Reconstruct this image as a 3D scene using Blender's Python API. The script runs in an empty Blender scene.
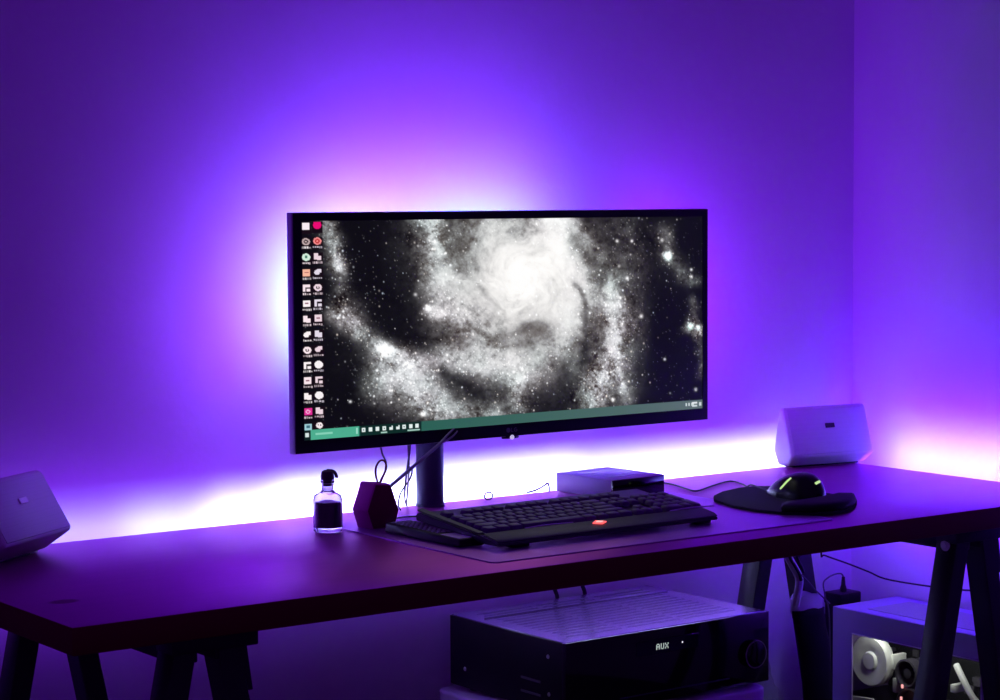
import bpy, bmesh, math, random
import numpy as np
from mathutils import Vector, Matrix
random.seed(7); rng = np.random.default_rng(11)
S = bpy.context.scene; COL = S.collection
R = math.radians

# ------------------------------------------------------------------ materials
def mat(name, col, rough=.5, metal=0., spec=.5, coat=0., emit=None, es=0., trans=0., alpha=1., ior=1.45, bump=None, bscale=200., mottled=0., mscale=6.):
    m = bpy.data.materials.new(name); m.use_nodes = True
    nt = m.node_tree; b = nt.nodes['Principled BSDF']
    b.inputs['Base Color'].default_value = (*col, 1)
    b.inputs['Roughness'].default_value = rough
    b.inputs['Metallic'].default_value = metal
    b.inputs['Specular IOR Level'].default_value = spec
    b.inputs['Coat Weight'].default_value = coat
    b.inputs['Transmission Weight'].default_value = trans
    b.inputs['Alpha'].default_value = alpha
    b.inputs['IOR'].default_value = ior
    if emit: b.inputs['Emission Color'].default_value = (*emit, 1); b.inputs['Emission Strength'].default_value = es
    tc = nt.nodes.new('ShaderNodeTexCoord')
    n = nt.nodes.new('ShaderNodeTexNoise'); n.inputs['Scale'].default_value = mscale; n.inputs['Detail'].default_value = 4
    nt.links.new(tc.outputs['Object'], n.inputs['Vector'])
    if mottled:
        r = nt.nodes.new('ShaderNodeMapRange'); r.inputs[3].default_value = rough * (1 - mottled); r.inputs[4].default_value = min(1, rough * (1 + mottled))
        nt.links.new(n.outputs['Fac'], r.inputs[0]); nt.links.new(r.outputs[0], b.inputs['Roughness'])
    if bump:
        n2 = nt.nodes.new('ShaderNodeTexNoise'); n2.inputs['Scale'].default_value = bscale; n2.inputs['Detail'].default_value = 5
        nt.links.new(tc.outputs['Object'], n2.inputs['Vector'])
        bp = nt.nodes.new('ShaderNodeBump'); bp.inputs['Strength'].default_value = bump; bp.inputs['Distance'].default_value = .002
        nt.links.new(n2.outputs['Fac'], bp.inputs['Height']); nt.links.new(bp.outputs[0], b.inputs['Normal'])
    return m

def wall_mat(name, col):
    m = mat(name, col, .75, spec=.25, bump=.25, bscale=60)
    nt = m.node_tree; b = nt.nodes['Principled BSDF']
    tc = nt.nodes.new('ShaderNodeTexCoord')
    v = nt.nodes.new('ShaderNodeTexNoise'); v.inputs['Scale'].default_value = 9; v.inputs['Detail'].default_value = 8; v.inputs['Roughness'].default_value = .65
    nt.links.new(tc.outputs['Object'], v.inputs['Vector'])
    mx = nt.nodes.new('ShaderNodeMix'); mx.data_type = 'RGBA'
    mx.inputs[6].default_value = (*[c * .93 for c in col], 1); mx.inputs[7].default_value = (*[min(1, c * 1.04) for c in col], 1)
    nt.links.new(v.outputs['Fac'], mx.inputs[0]); nt.links.new(mx.outputs[2], b.inputs['Base Color'])
    return m

VIOLET_GLOSS = (.86, .10, .84)      # violet of the room glow put into the gloss colour
def wood_mat():
    """red-brown lacquered desk top, faint grain, one dark knot near the front left corner"""
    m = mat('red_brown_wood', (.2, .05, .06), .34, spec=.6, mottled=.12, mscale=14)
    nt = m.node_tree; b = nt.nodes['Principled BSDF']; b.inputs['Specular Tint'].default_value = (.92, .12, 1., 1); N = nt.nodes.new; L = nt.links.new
    tc = N('ShaderNodeTexCoord'); mp = N('ShaderNodeMapping'); mp.inputs['Scale'].default_value = (1.3, 22, 10)
    L(tc.outputs['Object'], mp.inputs['Vector'])
    n = N('ShaderNodeTexNoise'); n.inputs['Scale'].default_value = 3; n.inputs['Detail'].default_value = 6; L(mp.outputs[0], n.inputs['Vector'])
    cr = N('ShaderNodeValToRGB'); cr.color_ramp.elements[0].position = .3; cr.color_ramp.elements[1].position = .75
    cr.color_ramp.elements[0].color = (.15, .009, .07, 1); cr.color_ramp.elements[1].color = (.23, .016, .11, 1)
    L(n.outputs['Fac'], cr.inputs[0])
    # knot: an ellipse in the wood
    mk = N('ShaderNodeMapping'); mk.inputs['Location'].default_value = (-.063 / .020, -.16 / .014, 0); mk.inputs['Scale'].default_value = (1 / .020, 1 / .014, 0)
    L(tc.outputs['Object'], mk.inputs['Vector'])
    ln = N('ShaderNodeVectorMath'); ln.operation = 'LENGTH'; L(mk.outputs[0], ln.inputs[0])
    rr = N('ShaderNodeMapRange'); rr.inputs[1].default_value = .75; rr.inputs[2].default_value = 1.15; L(ln.outputs['Value'], rr.inputs[0])
    mx = N('ShaderNodeMix'); mx.data_type = 'RGBA'; mx.inputs[6].default_value = (.09, .012, .014, 1)
    L(rr.outputs[0], mx.inputs[0]); L(cr.outputs[0], mx.inputs[7]); L(mx.outputs[2], b.inputs['Base Color'])
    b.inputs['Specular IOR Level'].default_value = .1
    gl = N('ShaderNodeBsdfGlossy'); gl.inputs['Color'].default_value = (*VIOLET_GLOSS, 1); gl.inputs['Roughness'].default_value = .40
    mk2 = N('ShaderNodeMix'); mk2.data_type = 'RGBA'; mk2.inputs[6].default_value = (.42, .03, .36, 1); mk2.inputs[7].default_value = (*VIOLET_GLOSS, 1)
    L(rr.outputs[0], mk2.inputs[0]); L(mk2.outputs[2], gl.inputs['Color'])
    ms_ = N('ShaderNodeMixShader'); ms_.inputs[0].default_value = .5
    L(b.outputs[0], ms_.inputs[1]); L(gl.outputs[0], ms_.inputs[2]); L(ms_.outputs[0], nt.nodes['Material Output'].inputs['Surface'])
    return m

def grille_mat(name, col):
    m = mat(name, col, .6, spec=.3)
    nt = m.node_tree; b = nt.nodes['Principled BSDF']; N = nt.nodes.new; L = nt.links.new
    tc = N('ShaderNodeTexCoord'); v = N('ShaderNodeTexVoronoi'); v.inputs['Scale'].default_value = 330; v.inputs['Randomness'].default_value = 0.
    L(tc.outputs['Object'], v.inputs['Vector'])
    r = N('ShaderNodeMapRange'); r.inputs[1].default_value = .2; r.inputs[2].default_value = .45; L(v.outputs['Distance'], r.inputs[0])
    mx = N('ShaderNodeMix'); mx.data_type = 'RGBA'; mx.inputs[6].default_value = (*[c * .93 for c in col], 1); mx.inputs[7].default_value = (*col, 1)
    L(r.outputs[0], mx.inputs[0]); L(mx.outputs[2], b.inputs['Base Color'])
    return m

def film_mat(name, col, a, rough):
    """thin see-through plastic"""
    m = mat(name, col, rough, spec=.5); nt = m.node_tree; b = nt.nodes['Principled BSDF']; N = nt.nodes.new; L = nt.links.new
    t = N('ShaderNodeBsdfTransparent'); mx = N('ShaderNodeMixShader'); mx.inputs[0].default_value = a
    out = nt.nodes['Material Output']; L(t.outputs[0], mx.inputs[1]); L(b.outputs[0], mx.inputs[2]); L(mx.outputs[0], out.inputs['Surface'])
    return m

M = {}
M['wall'] = wall_mat('painted_plaster', (.74, .72, .78))
M['floor'] = mat('dark_floor', (.05, .045, .05), .5, bump=.2, bscale=20)
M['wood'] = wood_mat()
M['black_wood'] = mat('black_painted_wood', (.016, .017, .022), .5, spec=.4, bump=.15, bscale=80)
M['black'] = mat('black_plastic', (.006, .006, .007), .42, spec=.28, mottled=.2)
M['black_gloss'] = mat('glossy_black_plastic', (.006, .006, .008), .09, coat=.3)
M['bezel'] = mat('bezel_black', (.006, .006, .009), .35, spec=.35)
M['black_metal'] = mat('black_steel', (.06, .045, .10), .45, metal=.3)
M['dark_grey'] = mat('dark_grey_plastic', (.040, .024, .065), .45, mottled=.2)
M['key'] = mat('keycap_plastic', (.085, .022, .150), .40, spec=.4)
M['deck'] = mat('keyboard_deck', (.03, .012, .05), .42)
M['palm'] = mat('palm_rest_plastic', (.036, .013, .066), .5, bump=.2, bscale=900)
M['steel'] = mat('brushed_steel', (.55, .55, .6), .3, metal=1.)
M['white'] = mat('white_plastic', (.74, .72, .78), .45, bump=.1, bscale=500)
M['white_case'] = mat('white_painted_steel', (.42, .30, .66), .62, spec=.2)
M['grille'] = grille_mat('speaker_cloth', (.7, .68, .76))
M['badge_dark'] = mat('dark_badge', (.03, .03, .04), .3)
M['badge_light'] = mat('light_badge', (.92, .9, .96), .4)
M['maroon'] = mat('maroon_cloth', (.2, .008, .06), .85, spec=.2, bump=.6, bscale=700)
M['maroon_lit'] = mat('maroon_lit_sides', (.72, .012, .48), .6)  # brighter than the front: light on the sides put into the colour
M['cord'] = mat('dark_red_cord', (.18, .01, .03), .7, bump=.6, bscale=600)
M['cable'] = mat('black_cable', (.015, .013, .02), .5)
M['grey_cable'] = mat('grey_cable', (.09, .08, .11), .5)
M['white_cable'] = mat('white_cable', (.6, .58, .65), .5)
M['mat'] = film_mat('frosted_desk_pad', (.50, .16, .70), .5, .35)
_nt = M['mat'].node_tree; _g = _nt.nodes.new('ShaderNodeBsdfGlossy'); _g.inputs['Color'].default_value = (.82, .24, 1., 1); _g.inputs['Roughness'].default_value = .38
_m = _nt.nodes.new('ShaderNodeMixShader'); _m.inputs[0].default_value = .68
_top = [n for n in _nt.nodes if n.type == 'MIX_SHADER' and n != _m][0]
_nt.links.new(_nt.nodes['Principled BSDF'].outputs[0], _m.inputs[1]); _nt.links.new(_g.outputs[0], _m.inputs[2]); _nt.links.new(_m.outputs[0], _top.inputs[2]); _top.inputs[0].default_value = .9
M['film'] = film_mat('clear_plastic_film', (.75, .73, .8), .22, .18)
M['glass'] = mat('clear_glass', (.95, .93, .97), .03, trans=1., ior=1.47)
M['liquid'] = mat('dark_liquid', (.11, .004, .06), .12, spec=.5)
M['cork'] = mat('dark_stopper', (.05, .012, .03), .5)
M['pane'] = film_mat('clear_side_panel', (.05, .05, .06), .10, .03)
M['pcb'] = mat('motherboard_dark', (.018, .018, .022), .55, bump=.5, bscale=160)
M['cooler'] = mat('pale_cooler_plastic', (.8, .82, .76), .5)
M['grey_ring'] = mat('grey_fan_ring', (.13, .12, .15), .45)
M['dark_fan'] = mat('dark_fan_plastic', (.05, .045, .06), .4)
M['red_led'] = mat('red_light', (.3, .02, .02), .4, emit=(1., .10, .10), es=1.6)
M['pink_led'] = mat('pink_light', (.5, .1, .1), .4, emit=(1., .42, .40), es=1.3)
M['green_glint'] = mat('yellow_green_glint', (.2, .3, .1), .4, emit=(.66, .95, .36), es=.8)  # reflections on the mouse shell, painted as glowing colour
M['display'] = mat('white_display', (.2, .2, .2), .4, emit=(.8, .95, .9), es=.7)
M['strip'] = mat('light_strip_tape', (.8, .8, .8), .5)
M['mouse'] = mat('glossy_mouse_black', (.005, .006, .008), .27, spec=.3)
M['pad'] = mat('mouse_pad_cloth', (.02, .019, .028), .8, spec=.25, bump=.4, bscale=900)
M['gel'] = mat('wrist_rest_gel', (.007, .006, .010), .65, spec=.15)
M['silver'] = mat('silver_plastic', (.8, .55, 1.), .3, metal=.5)
M['button'] = mat('pale_button', (.34, .31, .4), .4)
M['vent'] = mat('dark_vent_metal', (.40, .32, .52), .24, metal=.7)
M['table'] = mat('white_lacquer', (.9, .66, .95), .25, coat=.3)

# ------------------------------------------------------------------ mesh builder
class MB:
    def __init__(s): s.bm = bmesh.new()
    def _new(s, f):
        a = set(s.bm.verts); f(); return [v for v in s.bm.verts if v not in a]
    def tr(s, vs, M4): bmesh.ops.transform(s.bm, matrix=M4, verts=vs); return vs
    def box(s, x0, x1, y0, y1, z0, z1, bev=0., seg=2, mtx=None):
        r = bmesh.ops.create_cube(s.bm, size=1.)['verts']
        for v in r:
            v.co = Vector((x0 + (v.co.x + .5) * (x1 - x0), y0 + (v.co.y + .5) * (y1 - y0), z0 + (v.co.z + .5) * (z1 - z0)))
        if bev:
            es = list({e for v in r for e in v.link_edges})
            o = bmesh.ops.bevel(s.bm, geom=es, offset=bev, segments=seg, affect='EDGES', profile=.5)
            r = list({v for f in o['faces'] for v in f.verts} | {v for v in r if v.is_valid})
        if mtx is not None: s.tr(r, mtx)
        return s
    def hexa(s, bot, top, bev=0., seg=2):
        """eight-corner solid: four bottom and four top points, same winding (counter-clockwise from above)"""
        b = [s.bm.verts.new(p) for p in bot]; t = [s.bm.verts.new(p) for p in top]; n = len(b)
        fs = [s.bm.faces.new(b[::-1]), s.bm.faces.new(t)]
        for i in range(n): fs.append(s.bm.faces.new((b[i], b[(i + 1) % n], t[(i + 1) % n], t[i])))
        if bev:
            es = list({e for f in fs for e in f.edges}); bmesh.ops.bevel(s.bm, geom=es, offset=bev, segments=seg, affect='EDGES', profile=.5)
        return s
    def prism(s, pts, d, bev=0., seg=2, caps=True):
        """polygon of 3-D points pushed along the vector d"""
        d = Vector(d); n = len(pts)
        a = [s.bm.verts.new(p) for p in pts]; b = [s.bm.verts.new(Vector(p) + d) for p in pts]; fs = []
        if caps: fs += [s.bm.faces.new(a[::-1]), s.bm.faces.new(b)]
        for i in range(n): fs.append(s.bm.faces.new((a[i], a[(i + 1) % n], b[(i + 1) % n], b[i])))
        bmesh.ops.recalc_face_normals(s.bm, faces=fs)
        if bev:
            es = list({e for f in fs for e in f.edges}); bmesh.ops.bevel(s.bm, geom=es, offset=bev, segments=seg, affect='EDGES', profile=.5)
        return s
    def lathe(s, prof, at=(0, 0, 0), axis='Z', n=32, mtx=None):
        rings = []
        for r, h in prof:
            if r < 1e-6: rings.append([s.bm.verts.new((0, 0, h))])
            else: rings.append([s.bm.verts.new((r * math.cos(2 * math.pi * k / n), r * math.sin(2 * math.pi * k / n), h)) for k in range(n)])
        for A, B in zip(rings, rings[1:]):
            for k in range(n):
                k2 = (k + 1) % n
                if len(A) == 1 and len(B) == 1: continue
                if len(A) == 1: s.bm.faces.new((A[0], B[k2], B[k]))
                elif len(B) == 1: s.bm.faces.new((A[k], A[k2], B[0]))
                else: s.bm.faces.new((A[k], A[k2], B[k2], B[k]))
        vs = [v for r_ in rings for v in r_]
        Rm = {'Z': Matrix(), 'X': Matrix.Rotation(R(90), 4, 'Y'), 'Y': Matrix.Rotation(R(-90), 4, 'X')}[axis]
        s.tr(vs, Matrix.Translation(at) @ Rm if mtx is None else mtx)
        return s
    def tube(s, pts, r, n=10, smooth=4, closed=False):
        P = [Vector(p) for p in pts]
        if smooth > 1 and len(P) > 2:
            Q = []; m = len(P)
            for i in range(m if closed else m - 1):
                g = (lambda k: P[k % m]) if closed else (lambda k: P[max(0, min(m - 1, k))])
                p0, p1, p2, p3 = g(i - 1), g(i), g(i + 1), g(i + 2)
                for j in range(smooth):
                    t = j / smooth
                    Q.append(.5 * (2 * p1 + (p2 - p0) * t + (2 * p0 - 5 * p1 + 4 * p2 - p3) * t * t + (3 * p1 - p0 - 3 * p2 + p3) * t ** 3))
            if not closed: Q.append(P[-1])
            P = Q
        m = len(P); rings = []; up = Vector((0, 0, 1))
        if abs((P[1] - P[0]).normalized().z) > .9: up = Vector((1, 0, 0))
        rad = r if callable(r) else (lambda t: r)
        for i, p in enumerate(P):
            a = P[(i - 1) % m] if (closed or i > 0) else P[i]; b = P[(i + 1) % m] if (closed or i < m - 1) else P[i]
            t = (b - a).normalized(); u = (up - t * up.dot(t)).normalized(); w = t.cross(u); up = u
            q = rad(i / (m - 1))
            rings.append([s.bm.verts.new(p + (u * math.cos(2 * math.pi * k / n) + w * math.sin(2 * math.pi * k / n)) * q) for k in range(n)])
        for i in range(m if closed else m - 1):
            A, B = rings[i], rings[(i + 1) % m]
            for k in range(n): s.bm.faces.new((A[k], A[(k + 1) % n], B[(k + 1) % n], B[k]))
        if not closed: s.bm.faces.new(rings[0][::-1]); s.bm.faces.new(rings[-1])
        return s
    def build(s, name, m, parent=None, angle=40, local=False):
        bmesh.ops.recalc_face_normals(s.bm, faces=s.bm.faces)
        me = bpy.data.meshes.new(name)
        if parent is not None and not local:
            r = parent
            while r.parent: r = r.parent
            Mr = Matrix.LocRotScale(r.location, r.rotation_euler, r.scale)
            bmesh.ops.transform(s.bm, matrix=Mr.inverted(), verts=s.bm.verts)
        s.bm.to_mesh(me); s.bm.free()
        me.materials.append(M[m] if isinstance(m, str) else m)
        for p in me.polygons: p.use_smooth = True
        try: me.set_sharp_from_angle(angle=R(angle))
        except Exception: pass
        o = bpy.data.objects.new(name, me); COL.objects.link(o)
        if parent is not None: o.parent = parent
        return o

def thing(name, label, cat, loc=(0, 0, 0), rz=0., group=None):
    o = bpy.data.objects.new(name, None); o.empty_display_size = .05; COL.objects.link(o)
    o.location = loc; o.rotation_euler = (0, 0, rz)
    return tag(o, label, cat, group)
def tag(o, label, cat, group=None):
    o['label'] = label; o['category'] = cat
    if group: o['group'] = group
    return o
def struct(o): o['kind'] = 'structure'; return o

DZ = .73            # desk top
WY, WX = .685, 1.97  # back wall, right wall

# ------------------------------------------------------------------ setting
b = MB(); b.box(-2.6, WX + .12, WY, WY + .12, 0, 2.7); struct(b.build('wall_back', 'wall'))
b = MB(); b.box(WX, WX + .12, -3.4, WY, 0, 2.7); struct(b.build('wall_right', 'wall'))
b = MB(); b.box(-2.6, WX + .12, -3.4, WY + .12, -.1, 0); struct(b.build('floor', 'floor'))

# ------------------------------------------------------------------ desk
W, D = 1.851, .60
desk = thing('desk', 'long red-brown wooden desk top with a dark knot, lying across two black trestles', 'desk', (0, 0, .695))
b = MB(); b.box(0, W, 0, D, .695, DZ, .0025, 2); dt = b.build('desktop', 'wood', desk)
dt.data.materials.append(mat('dark_desk_sides', (.12, .006, .018), .55, spec=.2, mottled=.2))
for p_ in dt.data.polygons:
    if p_.normal.z < .5: p_.material_index = 1  # side and under faces get a darker colour than the top
b = MB(); b.box(.02, W - .02, D, D + .003, .700, .712); b.box(W, W + .003, .02, D - .02, .700, .712); b.build('light_strip', 'strip', desk)

# ------------------------------------------------------------------ trestles
def trestle(xc, label):
    t = thing('trestle', label, 'trestle', (xc, .3, 0), group='black trestles under the desk')
    for s in (-1, 1):
        xa = xc + s * .027
        b = MB(); b.box(xa - .015, xa + .015, .05, .545, .655, .6945, .002); b.build('top_rail', 'black_wood', t)
        for y0 in (.05, .495):
            xt, xb = xc + s * .03, xc + s * .165
            zt = .672
            b = MB()
            b.hexa([(xb - .016, y0, 0), (xb + .016, y0, 0), (xb + .016, y0 + .043, 0), (xb - .016, y0 + .043, 0)],
                   [(xt - .016, y0 - .002, zt), (xt + .016, y0 - .002, zt), (xt + .016, y0 + .041, zt), (xt - .016, y0 + .041, zt)], .0015, 1)
            l = b.build('leg', 'black_wood', t)
            zb = .663; xx = xt + (xb - xt) * (zt - zb) / zt - .0165
            if s < 0 and xc > 1:
                b = MB(); b.lathe([(0, .0050), (.0045, .0050), (.0055, .003), (.0095, .0018), (.0095, 0)], (xx + .0004, y0 + .02, zb), 'X', 16,
                                  mtx=Matrix.Translation((xx + .0006, y0 + .02, zb)) @ Matrix.Rotation(R(-90), 4, 'Y')); b.build('bolt', mat('zinc_bolt', (.9, .86, .95), .5), l)
    for y0 in (.045, .50):
        b = MB(); b.box(xc - .05, xc + .072, y0, y0 + .045, .668, .6945, .002); b.build('spacer_block', 'black_wood', t)
    b = MB()
    b.hexa([(xc + .05, .05, .61), (xc + .066, .05, .61), (xc + .066, .095, .61), (xc + .05, .095, .61)],
           [(xc + .03, .05, .668), (xc + .058, .05, .668), (xc + .058, .095, .668), (xc + .03, .095, .668)], .001, 1); b.build('hinge_plate', 'black_wood', t)
    for s in (-1, 1):
        b = MB(); b.box(xc + s * .1235 - .008, xc + s * .1235 + .008, .09, .50, .20, .245, .0015); b.build('cross_bar', 'black_wood', t)
    return t
trestle(.203, 'black wooden trestle under the end of the desk with the knot')
trestle(1.612, 'black wooden trestle standing in front of the computer tower')

# ------------------------------------------------------------------ monitor arm and monitor
arm = thing('monitor_stand', 'thick black upright pole rising from the desk to the back of the screen', 'monitor stand', (.900, .580, DZ))
b = MB(); b.lathe([(0, .7302), (.0225, .7302), (.0225, 1.07), (.020, 1.075), (0, 1.075)], (.900, .580, 0), n=40); b.build('pole', 'black_metal', arm)
b = MB(); b.lathe([(0, .7301), (.0238, .7301), (.0238, .7340), (.0226, .7350), (0, .7350)], (.900, .580, 0), n=40); b.build('collar', 'black_metal', arm)
b = MB(); b.box(.900, 1.02, .588, .600, 1.015, 1.045, .004); b.box(.978, 1.058, .5556, .589, .99, 1.07, .003); b.build('arm', 'black_metal', arm)

mx0, mx1, mz0, mz1, my = .606, 1.4375, .8426, 1.2087, .5077
mon = thing('monitor', 'ultrawide black monitor showing a spiral galaxy and two columns of icons', 'monitor', ((mx0 + mx1) / 2, .53, mz0))
sx0, sx1, sz0, sz1 = .6205, 1.4265, .8627, 1.1968
b = MB()
b.box(mx0, mx1, my, my + .0165, mz0, sz0); b.box(mx0, mx1, my, my + .0165, sz1, mz1)
b.box(mx0, sx0, my, my + .0165, sz0, sz1); b.box(sx1, mx1, my, my + .0165, sz0, sz1)
bmesh.ops.remove_doubles(b.bm, verts=b.bm.verts, dist=1e-5)
b.build('bezel', 'bezel', mon)
b = MB(); b.box(mx0 - .0015, mx1 + .0015, my + .002, my + .018, mz0 - .0008, mz1 + .0012, .0015)
bm2 = b  # the rear shell swells towards the middle
b.hexa([(.66, my + .016, .88), (1.38, my + .016, .88), (1.24, my + .048, .93), (.80, my + .048, .93)],
       [(.66, my + .016, 1.19), (1.38, my + .016, 1.19), (1.24, my + .048, 1.15), (.80, my + .048, 1.15)], .004, 2)
case = b.build('rear_casing', mat('monitor_casing', (.5, .46, .56), .35), mon)
b = MB(); b.prism([(1.0155 + .017 * math.cos(t), my + .008 + .008 * math.sin(t), mz0 - .0045) for t in np.linspace(0, 2 * math.pi, 20, endpoint=False)], (0, 0, .006), .001, 1)
joy = b.build('joystick_button', 'bezel', mon)
b = MB(); b.lathe([(0, -.001), (.0032, -.001), (.004, .0005), (.004, .002)], (1.0135, my - .0012, mz0 - .002), 'Y', 16); b.build('status_light', mat('status_light', (.6, .6, .7), .3, emit=(.75, .7, 1.), es=.7), joy)
# maker's emblem: a small disc and the two letters beside it
b = MB(); ex, ez = 1.006, .8527
def stroke(b, x0, z0, x1, z1, w=.0009, y=my - .0004): 
    d = Vector((x1 - x0, 0, z1 - z0)); n = Vector((-d.z, 0, d.x)).normalized() * w / 2
    b.prism([(x0 - n.x, y, z0 - n.z), (x1 - n.x, y, z1 - n.z), (x1 + n.x, y, z1 + n.z), (x0 + n.x, y, z0 + n.z)], (0, .0006, 0))
b.lathe([(0, -.0006), (.0040, -.0006), (.0040, .0004)], (ex, my, ez), 'Y', 20)
gx = ex + .0065
stroke(b, gx, ez + .0033, gx, ez - .0033); stroke(b, gx, ez - .0030, gx + .0035, ez - .0030)
gx += .0055
arc = [(gx + .0028 + .0030 * math.cos(a), ez + .0030 * math.sin(a)) for a in np.linspace(R(50), R(350), 9)]
for (x0, z0), (x1, z1) in zip(arc, arc[1:]): stroke(b, x0, z0, x1, z1)
stroke(b, gx + .0030, ez - .0002, gx + .0060, ez - .0002)
b.build('emblem', mat('emblem_grey', (.16, .15, .2), .4), mon)

# --- the picture on the screen: colours worked out cell by cell
def vnoise(x, y, seed):
    r = np.random.default_rng(seed); T = r.random((256, 256))
    xi = np.floor(x).astype(int); yi = np.floor(y).astype(int); fx = x - xi; fy = y - yi
    fx = fx * fx * (3 - 2 * fx); fy = fy * fy * (3 - 2 * fy)
    g = lambda i, j: T[i % 256, j % 256]
    return (g(xi, yi) * (1 - fx) + g(xi + 1, yi) * fx) * (1 - fy) + (g(xi, yi + 1) * (1 - fx) + g(xi + 1, yi + 1) * fx) * fy
def fbm(x, y, seed, o=5, gain=.55):
    s = 0; a = 1; t = 0
    for k in range(o): s = s + a * vnoise(x * 2 ** k + 17.3 * k, y * 2 ** k + 9.1 * k, seed + k); t += a; a *= gain
    return s / t
GW, GH = 760, 318
def screen_picture():
    u, v = np.meshgrid((np.arange(GW) + .5) / GW, (np.arange(GH) + .5) / GH)
    X = 302 + 401 * u; T = 222 - 6.5 * u; B = 441 - 33 * u; Y = T + v * (B - T)
    wx = X + 16 * (fbm(X / 30, Y / 30, 3) - .5); wy = Y + 16 * (fbm(X / 30, Y / 30, 23) - .5)
    cx, cy = 510, 282
    r = np.hypot(wx - cx, wy - cy) + 1e-3; th = np.arctan2(wy - cy, wx - cx)
    sw = fbm(2.6 * np.log(r) + 30, (th - 1.15 * np.log(r)) * 2.2 + 40, 51, 5)       # streaks along the spiral
    sw2 = fbm(7 * np.log(r) + 30, (th - 1.15 * np.log(r)) * 4.5 + 40, 57, 4, .6)
    n1 = fbm(wx / 20, wy / 20, 71, 6, .6); n2 = fbm(X / 5, Y / 5, 91, 4, .7); n3 = fbm(X / 1.7, Y / 1.7, 111, 2, .7)
    Z = lambda pts: [(292 + .42 * a, 210 + .42 * b) for a, b in pts]
    def seg(pts, w, a):
        pts = Z(pts); w = w * .42; d = np.full(X.shape, 1e9)
        if len(pts) == 1: d = np.hypot(wx - pts[0][0], wy - pts[0][1])
        for (x0, y0), (x1, y1) in zip(pts, pts[1:]):
            t = np.clip(((wx - x0) * (x1 - x0) + (wy - y0) * (y1 - y0)) / ((x1 - x0) ** 2 + (y1 - y0) ** 2), 0, 1)
            d = np.minimum(d, np.hypot(wx - x0 - t * (x1 - x0), wy - y0 - t * (y1 - y0)))
        return a * np.exp(-(d / w) ** 2)
    bulge = .60 * np.exp(-((wx - 506) / 64) ** 2 - ((wy - 268) / 68) ** 2) + .26 * np.exp(-((wx - 505) / 95) ** 2 - ((wy - 300) / 85) ** 2)
    arms = (seg([(75, 15), (85, 60), (98, 130)], 20, .60) + seg([(98, 130), (110, 180), (115, 240), (150, 290)], 20, .22) + seg([(110, 245), (150, 290), (205, 335), (250, 372)], 26, .36) + seg([(205, 335)], 22, .5)
            + seg([(170, 390), (250, 440), (330, 480), (440, 500)], 46, .36) + seg([(230, 360), (290, 390), (300, 440)], 40, .24) + seg([(300, 30), (318, 130), (335, 220), (385, 270), (430, 290)], 36, .40)
            + seg([(310, 45), (312, 90)], 16, .25) + seg([(375, 262)], 28, .3) + seg([(300, 240), (325, 255)], 12, .45) + seg([(350, 350), (430, 365), (480, 350)], 42, .34) + seg([(440, 375)], 40, .12)
            + seg([(590, 40), (660, 100), (715, 180), (745, 250), (745, 330), (715, 400), (690, 460)], 44, .38) + seg([(735, 180), (748, 250), (745, 330), (765, 420), (770, 460)], 18, .22)
            + seg([(600, 110), (640, 200), (632, 280), (590, 345), (520, 410)], 42, .36) + seg([(700, 390), (690, 440)], 40, .22) + seg([(500, 400), (515, 470)], 26, .28)
            + seg([(780, 30), (800, 200), (785, 420)], 40, .10) + seg([(430, 20), (600, 30)], 60, .16)
            + seg([(882, 105)], 12, .5) + seg([(870, 60), (885, 110), (930, 150), (945, 160)], 24, .20) + seg([(945, 275), (965, 285)], 16, .5) + seg([(950, 220), (965, 290), (972, 400)], 14, .22))
    dark = (seg([(640, 75), (690, 120), (715, 165)], 22, .55) + seg([(650, 170), (668, 230), (668, 310), (660, 370)], 11, .55) + seg([(330, 395), (370, 410), (410, 440)], 20, .62)
            + seg([(600, 380), (570, 430), (540, 470)], 34, .42) + seg([(140, 60), (180, 150), (230, 230), (200, 260)], 62, .75) + seg([(385, 282), (440, 300), (500, 292), (560, 262)], 13, .40)
            + seg([(415, 185), (430, 220), (470, 245)], 6, .35) + seg([(360, 140), (400, 165)], 8, .2) + seg([(130, 380), (110, 470)], 40, .9) + seg([(870, 230), (880, 420)], 44, .8)
            + seg([(480, 320), (560, 310), (600, 270)], 10, .25) + seg([(250, 290), (290, 330)], 30, .4))
    core = np.exp(-(r / 25) ** 2); halo = np.exp(-(r / 44) ** 2)
    far = np.clip((r - 35) / 90, 0, 1)
    Dn = (bulge + arms) * (1 - np.clip(dark, 0, .95)) + .36 * halo
    rough = .74 + (.55 + .4 * far) * (sw - .5) + .35 * (sw2 - .5) * (1 - .4 * far) + (.35 + .9 * far) * (n1 - .5) * 1.25 + (.25 + .8 * far) * (n2 - .5) + (.04 + .5 * far) * (n3 - .5)
    lum = np.clip(Dn * rough * 1.62 + .55 * core, 0, None) + .012
    lum = np.where(lum > .70, .70 + (1 - np.exp(-(lum - .70) * 2.1)) * .32, lum)
    warm = np.exp(-(r / 110) ** 2)
    hue = np.clip((fbm(wx / 35, wy / 35, 131, 3) - .45) * 3, -1, 1) * far
    rgb = np.stack([lum * (.985 - .018 * far - .05 * hue), lum * (.98 + .002 * far), lum * (.955 + .02 * far - .02 * hue)], -1)
    brown = (np.clip(.62 - lum, 0, .5) * np.clip(Dn * 1.3, 0, 1))[..., None] * np.array([.15, .05, -.04]); rgb = rgb + brown
    rgb += np.array([.035, .033, .048])
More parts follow.
